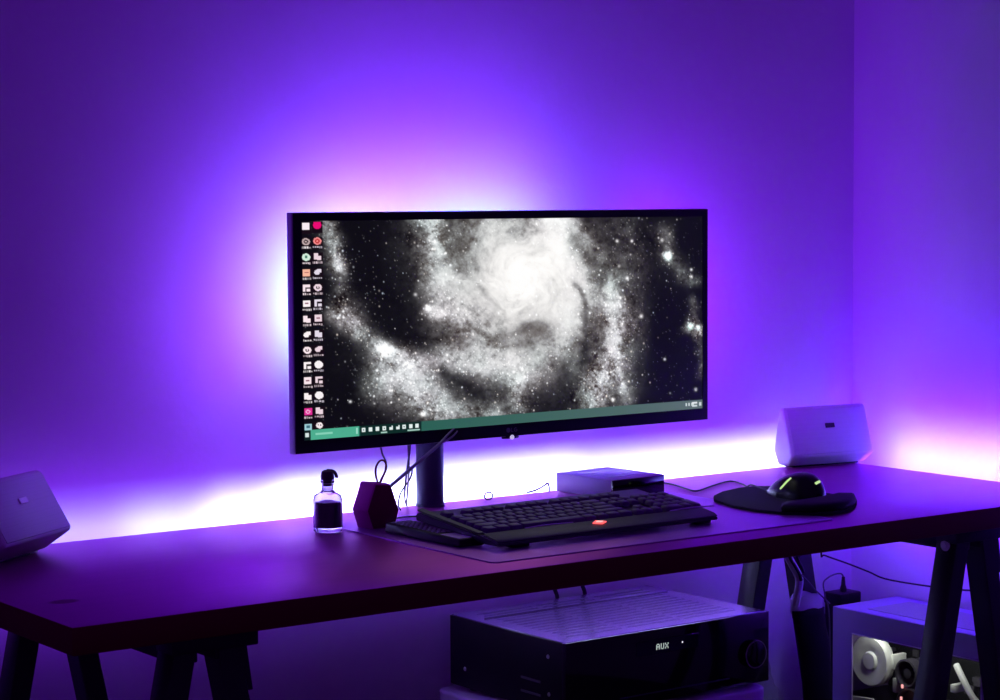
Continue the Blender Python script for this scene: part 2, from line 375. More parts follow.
    # stars
    def splat(n, dens, lo, hi, rad):
        p = dens.ravel() / dens.sum(); idx = rng.choice(p.size, n, p=p)
        for k in idx:
            j, i = divmod(k, GW); a = rng.uniform(lo, hi); q = rng.uniform(*rad); m = int(q * 2.5) + 1
            j0, j1, i0, i1 = max(0, j - m), min(GH, j + m + 1), max(0, i - m), min(GW, i + m + 1)
            yy, xx = np.mgrid[j0:j1, i0:i1]; g = a * np.exp(-((xx - i) ** 2 + (yy - j) ** 2) / (q * q))
            t = np.array([1, 1, 1]) + rng.uniform(-.08, .08) * np.array([1, 0, -1])
            rgb[j0:j1, i0:i1] += g[..., None] * t
    rad_d = np.clip(arms * far, 0, .6) + .05 * far + .02
    splat(2600, rad_d, .12, .42, (.5, 1.1)); splat(330, rad_d, .35, .85, (.7, 1.7)); splat(260, np.ones_like(X) * far + .01, .2, .55, (.6, 1.2))
    def star(px, py, a, q, t=(1, 1, 1)):
        g = a * np.exp(-((X - px) ** 2 + (Y - py) ** 2) / (q * q)); rgb[:] += g[..., None] * np.array(t)
    for a in [(344, 402, .9, 1.6), (366, 404, .5, 1.), (341, 427, .35, 1.), (608, 241, .8, 1.8), (624, 241, .8, 1.5), (664, 256, .9, 3.2, (.75, 1, .95)), (690, 269, .8, 1.6), (690, 276, .8, 1.8),
              (657, 240, .5, 1.8), (689, 326, .8, 3., (.75, 1, .95)), (698, 327, .8, 2.4, (.85, 1, 1)), (660, 359, .8, 1.6), (695, 389, .7, 2), (666, 393, .5, 1.2), (634, 316, .7, 2.2), (376, 351, .6, 6),
              (417, 309, .6, 2.4), (405, 295, .6, 1.8), (619, 278, .6, 1.8), (603, 400, .8, 2.2), (610, 266, .5, 1.5), (411, 415, .8, 2.5)]: star(*a)
    rgb = np.clip(rgb, 0, 1)
    # desktop icons: two columns of fourteen, each a small sign over a line of blurred caption
    def rect(x0, x1, y0, y1, c):
        i0, i1 = int(round((x0 - 302) / 401 * GW)), int(round((x1 - 302) / 401 * GW))
        cxm = ((x0 + x1) / 2 - 302) / 401; t = 222 - 6.5 * cxm; bb = 441 - 33 * cxm
        j0, j1 = int(round((y0 - t) / (bb - t) * GH)), int(round((y1 - t) / (bb - t) * GH))
        rgb[max(0, j0):max(j1, j0 + 1), max(0, i0):max(i1, i0 + 1)] = c
    def disc(px, py, q0, q1, c):
        d = np.hypot(X - px, Y - py); rgb[(d <= q1) & (d >= q0)] = c
    pale = [(.98, .90, .93), (.93, .84, .88), (.99, .95, .96), (.90, .86, .92)]
    for row in range(14):
        for cl in range(2):
            px, py = (306.2, 316.2)[cl], 227.3 + row * 15.38 - (0, .6)[cl] - (.12 * row if cl else 0) * .3
            c = pale[(row * 2 + cl) % 4]; kind = (row * 7 + cl * 3) % 5
            rgb_bg = (.10, .05, .08)
            rect(px - 4.6, px + 4.6, py - 4, py + 7.5, np.array(rgb_bg) * .9)
            if (row, cl) == (0, 1): disc(px, py - .3, 0, 3.6, (.92, .05, .45)); rect(px - 3.3, px + 3.3, py - 3.3, py + 1, (.92, .05, .45))
            elif (row, cl) == (0, 0): rect(px - 3.2, px + 3.2, py - 3.6, py + 3.6, (.98, .93, .95))
            elif (row, cl) == (1, 1): disc(px, py, 0, 3.6, (.95, .55, .55)); disc(px, py, 1.0, 2.2, (.75, .15, .15))
            elif (row, cl) == (1, 0): disc(px, py, 2., 3.5, (.75, .66, .66)); disc(px, py, 0, .9, (.8, .7, .7))
            elif (row, cl) == (2, 0): disc(px, py, 0, 3.6, (.82, .93, .86)); rect(px - .8, px + 1.2, py - 1.6, py + .8, (.3, .5, .42))
            elif (row, cl) == (3, 0): rect(px - 3.2, px + 3.2, py - 3.4, py + 3.4, (.97, .72, .62)); rect(px - 1.8, px + 2.2, py - .6, py + .4, (.6, .25, .3))
            elif (row, cl) == (12, 0): rect(px - 3.4, px + 3.6, py - 3.4, py + 3., (.88, .18, .58)); disc(px, py, 1., 2., (.95, .7, .85))
            elif (row, cl) == (13, 0): rect(px - 3.4, px + 3.4, py - 3.4, py + 2.8, (.62, .80, .84)); rect(px - 1.8, px + 1.8, py - 1.8, py + .9, (.25, .42, .48))
            elif (row, cl) in ((9, 1), (11, 1)): disc(px, py, 0, 3.7, (.99, .96, .97))
            elif (row, cl) == (13, 1): disc(px, py - .6, 0, 3.0, (.97, .92, .93)); disc(px - 1.1, py - 1, 0, .7, (.3, .2, .25)); disc(px + 1.1, py - 1, 0, .7, (.3, .2, .25))
            elif kind == 0: rect(px - 3.2, px + 3.2, py - 3.4, py + 3.2, c); rect(px - 1.6, px + 1.6, py - .9, py + .4, (.55, .35, .42))
            elif kind == 1: disc(px, py, 1.6, 3.5, c); rect(px - .6, px + .6, py - 3, py + .6, c)
            elif kind == 2: rect(px - 3.2, px + .4, py - 3.2, py + 3, c); rect(px - .4, px + 3.2, py - 1, py + 3.2, c)
            elif kind == 3: rect(px - 3.2, px + 3.2, py - 3.3, py - 1.2, c); rect(px - 3.2, px - 1, py - 3.3, py + 3.2, c); rect(px, px + 3.2, py + .6, py + 3.2, c)
            else: disc(px - .6, py + .4, 0, 2.4, c); rect(px - .4, px + 3.3, py - 3.2, py + .4, c)
            if not (row == 0):
                x = px - 4.4
                while x < px + 4:
                    w = rng.uniform(.6, 1.8); rect(x, min(px + 4.4, x + w), py + 5., py + 6.8, np.array(c) * rng.uniform(.6, .95)); x += w + .5
    # task bar
    k = int(.9555 * GH); g = np.linspace(0, 1, GW)[:, None]
    bar = (1 - g) * np.array([.10, .36, .30]) + g * np.array([.36, .42, .42]); rgb[k:] = bar[None]
    i = lambda px: int((px - 302) / 401 * GW)
    rgb[k:, :i(308.5)] = (.07, .14, .14); rgb[k + 4:k + 10, i(304):i(307)] = (.85, .9, .9)
    rgb[k:, i(308.5):i(352)] = (.30, .68, .56); rgb[k + 5:k + 8, i(313):i(328)] = (.52, .82, .72); rgb[k + 2:k + 11, i(349):i(351)] = (.6, .85, .78)
    rgb[k:, i(353):i(410)] = np.array([.05, .17, .15])
    for q, px in enumerate((355.7, 361.7, 368, 374.3, 381, 387, 393.2, 399.3, 405.3)):
        ii = i(px); rgb[k + 3:k + 9, ii - 2:ii + 4] = (.9, .95, .94)
        if q % 3 == 0: rgb[k + 5:k + 7, ii:ii + 2] = (.2, .3, .3)
        if q in (4, 5): rgb[k + 3:k + 5, ii - 2:ii + 2] = (.05, .17, .15)
        if q in (3, 7, 8): rgb[k + 11:k + 13, ii - 5:ii + 6] = (.65, .8, .76)
    for px, w in ((684, 1.4), (687, 1.4), (690, 3.5)):
        rgb[k + 4:k + 9, i(px):i(px + w)] = (.8, .84, .84)
    rgb[k + 3:k + 6, i(691):i(697)] = (.88, .9, .9); rgb[k + 8:k + 11, i(691):i(697)] = (.8, .84, .84); rgb[k + 4:k + 10, i(699):i(701.5)] = (.8, .84, .84)
    lin = np.where(rgb <= .04045, rgb / 12.92, ((np.clip(rgb, 0, 1) + .055) / 1.055) ** 2.4)
    return lin
pic = screen_picture()
xs = np.linspace(sx0, sx1, GW); zs = np.linspace(sz1, sz0, GH)
gx, gz = np.meshgrid(xs, zs)
co = np.stack([gx - mon.location.x, np.full(gx.shape, my + .0012 - mon.location.y), gz - mon.location.z], -1).reshape(-1, 3)
idx = np.arange(GW * GH).reshape(GH, GW)
q = np.stack([idx[:-1, :-1], idx[1:, :-1], idx[1:, 1:], idx[:-1, 1:]], -1).reshape(-1, 4)
me = bpy.data.meshes.new('screen'); me.vertices.add(len(co)); me.vertices.foreach_set('co', co.ravel().astype(np.float32))
me.loops.add(q.size); me.loops.foreach_set('vertex_index', q.ravel().astype(np.int32))
me.polygons.add(len(q)); me.polygons.foreach_set('loop_start', np.arange(0, q.size, 4, dtype=np.int32))
me.update(calc_edges=True)
at = me.color_attributes.new('picture', 'FLOAT_COLOR', 'POINT')
at.data.foreach_set('color', np.concatenate([pic.reshape(-1, 3), np.ones((GW * GH, 1))], 1).ravel().astype(np.float32))
ms = mat('lit_screen', (.004, .004, .005), .3, spec=.3)
nt = ms.node_tree; ca = nt.nodes.new('ShaderNodeVertexColor'); ca.layer_name = 'picture'
nt.links.new(ca.outputs[0], nt.nodes['Principled BSDF'].inputs['Emission Color']); nt.nodes['Principled BSDF'].inputs['Emission Strength'].default_value = 1.
me.materials.append(ms)
scr = bpy.data.objects.new('screen', me); COL.objects.link(scr); scr.parent = mon

# ------------------------------------------------------------------ desk pad
b = MB(); ox, oy, px1, py1, rr = .650, .058, 1.305, .508, .012
pts = []
for cx, cy, a0 in ((px1 - rr, oy + rr, -90), (px1 - rr, py1 - rr, 0), (ox + rr, py1 - rr, 90), (ox + rr, oy + rr, 180)):
    for k in range(5): pts.append((cx + rr * math.cos(R(a0 + 22.5 * k)), cy + rr * math.sin(R(a0 + 22.5 * k)), DZ + .0002))
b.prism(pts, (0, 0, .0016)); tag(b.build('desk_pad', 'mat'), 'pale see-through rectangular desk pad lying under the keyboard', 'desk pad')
PZ = DZ + .0019

# ------------------------------------------------------------------ keyboard
kb = thing('keyboard', 'wide black gaming keyboard with a palm rest and a glowing red emblem', 'keyboard', (.714, .127, PZ), R(.8))
KW = .4255
def deckz(y): return .0165 + max(0, y - .05) * .105
b = MB()
prof = [(.0, .0065), (.0, .0100), (.012, .0135), (.046, .0172), (.05, .0150), (.205, deckz(.205) - .001), (.212, .029), (.212, .0195), (.05, .0055)]
b.prism([(0, y, z) for y, z in prof], (KW, 0, 0))
for v in b.bm.verts:                      # the palm rest narrows a little to the front, its right end is cut back
    if v.co.y < .03:
        t = (.03 - v.co.y) / .03; v.co.x += (-.006 * t if v.co.x < .2 else -.012 * t)
es = [e for e in b.bm.edges]; bmesh.ops.bevel(b.bm, geom=es, offset=.0014, segments=2, affect='EDGES')
b.build('body', 'deck', kb, local=True)
b = MB(); b.prism([(-.003, .003, .0112), (-.003, .013, .0148), (.003, .046, .0184), (KW - .003, .046, .0184), (KW - .008, .013, .0148), (KW - .010, .003, .0112)], (0, 0, .0012), .0006, 1); b.build('palm_rest', 'palm', kb, local=True)
for x in (.02, .30):                      # slender trim strips where the palm rest meets the keys
    b = MB(); b.tube([(x + .06, .0495, .0190), (x + .10, .0487, .0205), (x + .15, .0495, .0190)], .0011, 6); b.build('trim_strip', 'silver', kb, local=True)
b = MB(); b.prism([(-.001, .052, .0175), (.009, .052, .0185), (.009, .208, deckz(.208) + .003), (-.001, .208, deckz(.208) + .001)], (0, 0, .002), .001, 1); b.build('side_rail', 'dark_grey', kb, local=True)
for x in (.03, KW - .045):
    b = MB(); b.box(x, x + .03, .012, .03, .0001, .0095, .001); b.build('foot', 'black', kb, local=True)
for x in (.045, KW - .07):
    b = MB(); b.box(x, x + .022, .185, .197, .0001, .0230, .001); b.build('foot', 'black', kb, local=True)
b = MB(); b.prism([(.191, .030, .0172), (.204, .022, .0166), (.218, .030, .0172), (.204, .040, .0182)], (0, 0, .0022), .0005, 1); em = b.build('emblem', 'red_led', kb, local=True); em['label'] = 'glowing red emblem'
b = MB(); b.prism([(.1975, .030, .0194), (.204, .0262, .0190), (.2115, .030, .0194), (.204, .0345, .0198)], (0, 0, .0010)); b.build('light_core', 'pink_led', em, local=True)
kp = .0185; kx0 = .0130
rows = [(.0615, [1.25, 1.25, 1.25, 6.25, 1.25, 1.25, 1.25, 1.25]), (.0615 + kp, [2.25] + [1] * 10 + [2.75]), (.0615 + 2 * kp, [1.75] + [1] * 11 + [2.25]),
        (.0615 + 3 * kp, [1.5] + [1] * 12 + [1.5]), (.0615 + 4 * kp, [1] * 13 + [2]), (.0645 + 5 * kp + .006, [1, -1] + [1] * 4 + [-.5] + [1] * 4 + [-.5] + [1] * 4)]
keys = []
for y, ws in rows:
    x = kx0
    for w in ws:
        if w > 0: keys.append((x, y, w, 1))
        x += abs(w) * kp
nx = kx0 + 15.25 * kp
for y, cols in ((rows[0][0], (0, 1, 2)), (rows[1][0], (1,)), (rows[3][0], (0, 1, 2)), (rows[4][0], (0, 1, 2)), (rows[5][0], (0, 1, 2))):
    for c in cols: keys.append((nx + c * kp, y, 1, 1))
px = nx + 3.25 * kp
keys += [(px, rows[0][0], 2, 1), (px + 2 * kp, rows[0][0], 1, 1)]
for r_ in (1, 2, 3): keys += [(px + c * kp, rows[r_][0], 1, 1) for c in range(3)]
keys += [(px + c * kp, rows[4][0], 1, 1) for c in range(4)] + [(px + 3 * kp, rows[0][0], 1, 2), (px + 3 * kp, rows[2][0], 1, 2)]
kcache = {}
def keymb(b, x, y, w, h):
    X0, X1, Y0, Y1 = x + .0009, x + w * kp - .0009, y - kp / 2 + .0009, y - kp / 2 + h * kp - .0009
    s = .0019; z0, z1 = 0, .0074
    b.hexa([(X0, Y0, z0), (X1, Y0, z0), (X1, Y1, z0), (X0, Y1, z0)], [(X0 + s, Y0 + s, z1 - .0006), (X1 - s, Y0 + s, z1 - .0006), (X1 - s, Y1 - s * .6, z1), (X0 + s, Y1 - s * .6, z1)], .0007, 1)
keys.sort(key=lambda k: k[1])
for i, (x, y, w, h) in enumerate(keys[:100]):
    if (w, h) not in kcache:
        b = MB(); keymb(b, 0, 0, w, h); kcache[w, h] = b.build('key', 'key', kb, local=True); o = kcache[w, h]
    else:
        o = kcache[w, h].copy(); COL.objects.link(o); o.parent = kb
    o.location = (x, y, deckz(y) + .0002); o.rotation_euler = (R(6), 0, 0)
rest = keys[100:]
if rest:
    b = MB()
    for x, y, w, h in rest:
        n0 = set(b.bm.verts); keymb(b, 0, 0, w, h)
        b.tr([v for v in b.bm.verts if v not in n0], Matrix.Translation((x, y, deckz(y) + .0002)) @ Matrix.Rotation(R(6), 4, 'X'))
    o = b.build('key', 'key', kb, local=True); o['kind'] = 'stuff'

# ------------------------------------------------------------------ remote control, half under the left end of the keyboard
rm = thing('remote_control', 'long black remote control with rows of tiny buttons beside the keyboard', 'remote control', (.6835, .186, PZ), R(1.5))
b = MB(); b.hexa([(0, 0, .0002), (.046, 0, .0002), (.046, .190, .0002), (0, .190, .0002)], [(.001, .001, .0125), (.045, .001, .0125), (.045, .189, .0150), (.001, .189, .0150)], .003, 3); b.build('body', 'black', rm, local=True)
b = MB(); b.hexa([(.004, .006, .012), (.042, .006, .012), (.042, .052, .0125), (.004, .052, .0125)], [(.004, .006, .0131), (.042, .006, .0131), (.042, .052, .0136), (.004, .052, .0136)], .0004, 1)
o = b.build('end_plate', 'silver', rm, local=True); o['label'] = 'plain pale silver end plate'
base = None
for r_ in range(11):
    for c in range(4):
        if base is None:
            b = MB(); b.box(-.0032, .0032, -.0028, .0028, 0, .0022, .0008, 1); o = base = b.build('button', 'button', rm, local=True)
        else: o = base.copy(); COL.objects.link(o); o.parent = rm
        o.location = (.0085 + c * .0097, .064 + r_ * .0112, .0131 + r_ * .00013)

# ------------------------------------------------------------------ hexagonal speaker with loop
hx = thing('portable_speaker', 'small maroon hexagonal speaker with a cord loop beside the bottle', 'speaker', (.697, .43, DZ))
F = [(x + .0035, z) for x, z in [(.6835, .8015), (.7109, .7985), (.7265, .7575), (.7175, .7310), (.6775, .7302), (.6674, .7600)]]
b = MB(); b.prism([(x, .412, max(z, .7302)) for x, z in F], (-.004, .036, 0), .0022, 3); b.build('body', 'maroon_lit', hx)
cx, cz = sum(x for x, z in F) / 6, sum(z for x, z in F) / 6
b = MB(); b.prism([(cx + (x - cx) * .93, .4108, cz + (z - cz) * .93) for x, z in F], (0, .0030, 0), .0008, 2); b.build('front_cover', 'maroon', hx)
b = MB(); b.tube([(.7005, .425, .7985), (.6965, .425, .8100), (.6965, .425, .8230), (.7030, .425, .8325), (.7115, .425, .8325), (.7155, .425, .8230), (.7105, .425, .8110), (.7035, .425, .7985)], .0016, 8, 6); b.build('cord_loop', 'cord', hx)

# ------------------------------------------------------------------ bottle
bt = thing('bottle', 'small clear glass bottle of dark liquid with a tilted stopper', 'bottle', (.6215, .4430, DZ))
bx, by = .6215, .4430
G = [(0, .0005), (.0195, .0005), (.0222, .0030), (.0224, .0490), (.0205, .0560), (.0105, .0610), (.0090, .0630), (.0090, .0745), (.0106, .0750), (.0106, .0785), (.0086, .0785), (.0074, .0745), (.0074, .0650), (.0182, .0545), (.0200, .0470), (.0200, .0085), (0, .0070)]
b = MB(); b.lathe(G, (bx, by, DZ), n=40); b.build('glass_body', 'glass', bt, angle=60)
b = MB(); b.lathe([(0, .0074), (.0194, .0088), (.0196, .0445), (.0190, .0460), (0, .0460)], (bx, by, DZ), n=36); b.build('liquid', 'liquid', bt)
b = MB(); b.lathe([(0, .0700), (.0066, .0700), (.0070, .0790), (.0098, .0797), (.0100, .0850), (.0088, .0915), (.0050, .0940), (0, .0945)], (bx, by, DZ), n=28); st = b.build('stopper', 'cork', bt)
b = MB(); b.tube([(bx - .002, by - .002, DZ + .0935), (bx + .0080, by - .0045, DZ + .0915), (bx + .0128, by - .0050, DZ + .0850), (bx + .0128, by - .0050, DZ + .0815)], .0026, 8, 5); b.build('lever', 'cork', st)
b = MB(); b.tube([(bx + .0095, by - .003, DZ + .0790), (bx + .0098, by - .0035, DZ + .0850)], .0006, 6, 1); b.tube([(bx + .0085 * math.cos(a), by + .0085 * math.sin(a), DZ + .0740) for a in np.linspace(0, 2 * math.pi, 20, endpoint=False)], .0006, 6, 1, closed=True); b.build('wire_clip', 'steel', bt)

# ------------------------------------------------------------------ forked rod leaning against the monitor
b = MB()
p0, p1 = Vector((.7385, .497, .7622)), Vector((.8730, .4965, .8475))
p0 = p1 + (p0 - p1) * 1.14
b.tube([p0, p1], .0030, 8, 1)
b.tube([p1 - Vector((.012, 0, .0075)), p1 + Vector((.010, .0005, .0105)), p1 + Vector((.0185, .0005, .0165))], lambda t: .0024 * (1 - .5 * t), 8, 4)
b.tube([p1 - Vector((.012, 0, .0075)), p1 + Vector((.012, -.002, .0035)), p1 + Vector((.0225, -.003, .0125))], lambda t: .0022 * (1 - .5 * t), 8, 4)
tag(b.build('forked_rod', mat('satin_grey', (.30, .26, .38), .35, metal=.3)), 'thin dark rod with a forked tip slanting up past the black pole', 'rod')

# ------------------------------------------------------------------ two white speakers
def speaker(loc, psi, w, t, h, hb, c, badge, label):
    s = thing('desk_speaker', label, 'speaker', (*loc, DZ), psi, group='white wedge speakers at the ends of the desk')
    x0, x1 = -w / 2, w / 2
    pr = [(c, .0030), (.0, hb), (t, h), (t + .014, h), (max(t + .030, .062), hb + .010), (max(t + .026, .056), .0030)]
    b = MB(); b.prism([(x0, y, z) for y, z in pr], (w, 0, 0), .0065, 4)
    for v in b.bm.verts:
        if v.co.z < hb * .6: v.co.x *= .95
    b.build('body', 'white', s, local=True)
    nrm = Vector((0, -(h - hb), t)).normalized(); e = nrm * .0012; g = .006
    a = Vector((0, 0, hb)); d = Vector((0, t, h)) - a; u = d.normalized()
    f0, f1 = a + u * .004 - nrm * .002, a + d - u * .004 - nrm * .002
    b = MB(); b.prism([(x0 + g, f0.y, f0.z), (x1 - g, f0.y, f0.z), (x1 - g, f1.y, f1.z), (x0 + g, f1.y, f1.z)], nrm * .0034, .0016, 2); b.build('grille', 'grille', s, local=True)
    m = a + d * .60 + nrm * .0014
    bx_ = .002
    b = MB(); b.prism([(bx_ - .0105, m.y - u.y * .0045, m.z - u.z * .0045), (bx_ + .0105, m.y - u.y * .0045, m.z - u.z * .0045), (bx_ + .0105, m.y + u.y * .0045, m.z + u.z * .0045), (bx_ - .0105, m.y + u.y * .0045, m.z + u.z * .0045)], nrm * .0022, .0008, 1)
    o = b.build('badge', badge, s, local=True); o['label'] = 'small dark badge' if badge == 'badge_dark' else 'small pale badge'
    b = MB(); b.box(x0 * .8, x1 * .8, c + .004, max(t + .026, .056) - .004, .0002, .0040, .001); b.build('foot', 'black', s, local=True)
    return s
speaker((1.7766, .5394), -.1438, .1876, .0303, .1105, .0218, .0213, 'badge_dark', 'white wedge-shaped speaker with a dark badge, in the corner behind the mouse')
speaker((.1653, .4568), .6163, .1801, .0495, .1157, .0345, .0441, 'badge_light', 'white wedge-shaped speaker with a pale badge, tilted, left of the small bottle')

# ------------------------------------------------------------------ small box behind the keyboard
bxo = thing('media_box', 'flat two-tone box, pale shell and black front, behind the keyboard', 'box', (1.2285, .5205, DZ), R(4))
b = MB(); b.box(-.0600, .0600, -.0670, .0700, .0015, .0328, .0012); b.build('shell', mat('pale_grey_shell', (.50, .26, .66), .45), bxo, local=True)
b = MB(); b.box(-.0592, .0592, -.0712, -.0665, .002, .0322, .0008); o = b.build('front_panel', 'black_gloss', bxo, local=True); o['label'] = 'glossy black front panel'
b = MB(); b.box(-.040, .046, -.045, .045, .0325, .0332, .0003); b.build('top_plate', mat('satin_top', (.52, .40, .68), .25), bxo, local=True)
for x in (-.05, .04):
    for y in (-.06, .05):
        b = MB(); b.box(x, x + .01, y, y + .01, .0002, .002); b.build('foot', 'black', bxo, local=True)

# ------------------------------------------------------------------ mouse pad and mouse
mp = thing('mouse_pad', 'black mouse pad with a raised wrist rest, under the mouse', 'mouse pad', (1.37, .25, DZ))
out = [(1.2700, .140), (1.2560, .190), (1.2590, .245), (1.2820, .316), (1.3130, .352), (1.3573, .3805), (1.4100, .398), (1.4500, .397), (1.4720, .375), (1.4830, .300), (1.4810, .220), (1.4680, .175), (1.4393, .147), (1.4050, .118), (1.3715, .100), (1.3350, .096), (1.3003, .102)]
b = MB(); b.prism([(x, y, DZ + .0002 if x > 1.306 or y > .51 else PZ) for x, y in out], (0, 0, .0045), .001, 1)
for v in b.bm.verts: v.co.z = max(v.co.z, PZ + .0001) if v.co.z < DZ + .004 else DZ + .0062
b.build('pad', 'pad', mp)
wr = [(1.2700, .142), (1.3000, .108), (1.3360, .0985), (1.3715, .102), (1.4050, .120), (1.4393, .149), (1.4650, .178), (1.4480, .194), (1.4000, .180), (1.3400, .170), (1.2950, .170)]
cxw, cyw = 1.372, .142
b = MB(); rings = []
for k, (s, z) in enumerate([(1., .0064), (1.02, .0105), (.98, .0150), (.88, .0178), (.60, .0190)]):
    rings.append([b.bm.verts.new((cxw + (x - cxw) * s, cyw + (y - cyw) * s, DZ + z)) for x, y in wr])
for A, B in zip(rings, rings[1:]):
    for k in range(len(wr)): b.bm.faces.new((A[k], A[(k + 1) % len(wr)], B[(k + 1) % len(wr)], B[k]))
b.bm.faces.new(rings[0][::-1]); b.bm.faces.new(rings[-1]); b.build('wrist_rest', 'gel', mp, angle=80)

mo = thing('mouse', 'glossy black domed mouse with painted yellow-green glints, on the mouse pad', 'mouse', (1.409, .256, DZ + .0066), R(-8)); mo.scale = (1.05, 1.05, 1.)
def mouse_z(x, y, sc=1.):
    """height of the shell at local x (-.034..034), y (-.06..06)"""
    a = max(0, 1 - (abs(x) / .035) ** 2.6); t = (y + .062) / .124
    hgt = .0415 * (math.sin(math.pi * min(1, max(0, t)) ** .66) ** .80 if 0 < t < 1 else 0)
    return hgt * a ** .5
b = MB(); nu, nv = 21, 31; gr = []
for j in range(nv):
    y = -.0605 + .121 * j / (nv - 1); w = .0345 * (1 - (abs(y) / .0625) ** 3.2) ** .5 * (.93 + .07 * math.cos(y * 60))
    gr.append([b.bm.verts.new((w * math.sin(math.pi / 2 * (-1 + 2 * i / (nu - 1))), y, .0004 + mouse_z(.0345 * math.sin(math.pi / 2 * (-1 + 2 * i / (nu - 1))), y) * (1 if 0 < i < nu - 1 else 0))) for i in range(nu)])
for j in range(nv - 1):
    for i in range(nu - 1): b.bm.faces.new((gr[j][i], gr[j][i + 1], gr[j + 1][i + 1], gr[j + 1][i]))
bd = [e for e in b.bm.edges if len(e.link_faces) == 1]; bmesh.ops.holes_fill(b.bm, edges=bd, sides=0)
b.build('shell', 'mouse', mo, local=True, angle=70)
b = MB(); b.lathe([(0, -.0035), (.0085, -.0035), (.0095, -.002), (.0095, .002), (.0085, .0035), (0, .0035)], (0, .036, mouse_z(0, .036) - .004), 'X', 20); b.build('scroll_wheel', 'grey_ring', mo, local=True)
def on_mouse(pts, r, name, m):
    b = MB(); b.tube([(x, y, mouse_z(x, y) * (.0345 / .035) + .0006) for x, y in pts], r, 6, 4); o = b.build(name, m, mo, local=True); return o
o = on_mouse([(-.0330, -.004), (-.0312, -.009), (-.0275, -.014), (-.0225, -.018)], .0017, 'glint_bar', 'green_glint')  # glowing tube stands in for a reflection on the shell
o = on_mouse([(-.001, -.0515), (.004, -.050), (.009, -.0485)], .0024, 'glint_bar', 'green_glint')
b = MB(); b.tube([(0, 0, 0)] and [(1.4035, .3185, .7410), (1.418, .352, .7400), (1.436, .394, .7392), (1.448, .418, .7330), (1.470, .455, .7318), (1.478, .494, .7318), (1.4215, .4725, .7318), (1.350, .4350, .7318), (1.3520, .4650, .7318), (1.372, .530, .7318), (1.372, .596, .7318)], .0015, 8, 6); b.build('mouse_cable', 'cable', mo)

# ------------------------------------------------------------------ cables behind the monitor and on the desk
def cable(pts, r, m, label, name='cable', group=None):
    b = MB(); b.tube(pts, r, 8, 6); return tag(b.build(name, m), label, 'cable', group)
cable([(.818, .560, .895), (.8195, .600, .845), (.8215, .602, .822), (.8290, .602, .805), (.8275, .602, .790), (.8180, .602, .775), (.8125, .602, .760), (.8125, .604, .735), (.8125, .615, .700)], .0016, 'grey_cable', 'thin cable hanging behind the cord loop of the hexagonal speaker')
cable([(.868, .612, .900), (.8800, .612, .850), (.8830, .612, .827), (.8740, .606, .7965), (.8650, .600, .765), (.8610, .596, .742), (.862, .590, .7313)], .0016, 'grey_cable', 'thin cable dropping close beside the black pole')
cable([(.8790, .600, .790), (.8724, .596, .7757), (.8600, .592, .7650), (.8468, .588, .7520), (.8350, .575, .7370), (.8290, .560, .7316)], .0014, 'cable', 'fine cable curling down to the desk between hexagonal speaker and pole')
cable([(.866, .592, .905), (.8650, .592, .860), (.867, .592, .800), (.865, .592, .765), (.863, .594, .7316)], .0015, 'grey_cable', 'grey cable hanging straight down at the near side of the pole')
cable([(.742, .470, .7335), (.790, .480, .7335), (.830, .450, .7335), (.830, .420, .7335), (.800, .405, .7345)], .0013, 'cable', 'black cable lying on the desk pad behind the remote control')
b = MB(); b.tube([(1.0160 + .0085 * math.cos(a), .578, DZ + .0065 + .0062 * math.sin(a)) for a in np.linspace(0, 2 * math.pi, 18, endpoint=False)], .0013, 6, 1, closed=True)
tag(b.build('wire_ring', 'cable'), 'tiny wire loop standing at the back edge of the desk behind the keyboard', 'ring')
b = MB(); b.tube([(1.110, .598, .7318), (1.130, .597, .7350), (1.148, .596, .7420), (1.156, .602, .7440), (1.162, .604, .738), (1.165, .606, .715)], .0016, 8, 5)
tag(b.build('cable', 'grey_cable'), 'short grey cable looping over the back edge behind the two-tone box', 'cable')

# ------------------------------------------------------------------ receiver on a low white table
tb = thing('side_table', 'low white table with rounded corners, carrying the receiver', 'table', (1.197, .508, 0))
tx0, tx1, ty0, ty1, tz = .966, 1.428, .334, .676, .402; rr = .03; pts = []
for cx, cy, a0 in ((tx1 - rr, ty0 + rr, -90), (tx1 - rr, ty1 - rr, 0), (tx0 + rr, ty1 - rr, 90), (tx0 + rr, ty0 + rr, 180)):
    for k in range(7): pts.append((cx + rr * math.cos(R(a0 + 15 * k)), cy + rr * math.sin(R(a0 + 15 * k)), tz - .032))
b = MB(); b.prism(pts, (0, 0, .032), .005, 3); b.build('tabletop', 'table', tb)
for x in (tx0 + .03, tx1 - .07):
    for y in (ty0 + .03, ty1 - .07): b = MB(); b.hexa([(x + .006, y + .006, 0), (x + .034, y + .006, 0), (x + .034, y + .034, 0), (x + .006, y + .034, 0)], [(x, y, tz - .033), (x + .04, y, tz - .033), (x + .04, y + .04, tz - .033), (x, y + .04, tz - .033)], .003, 2); b.build('leg', 'table', tb)

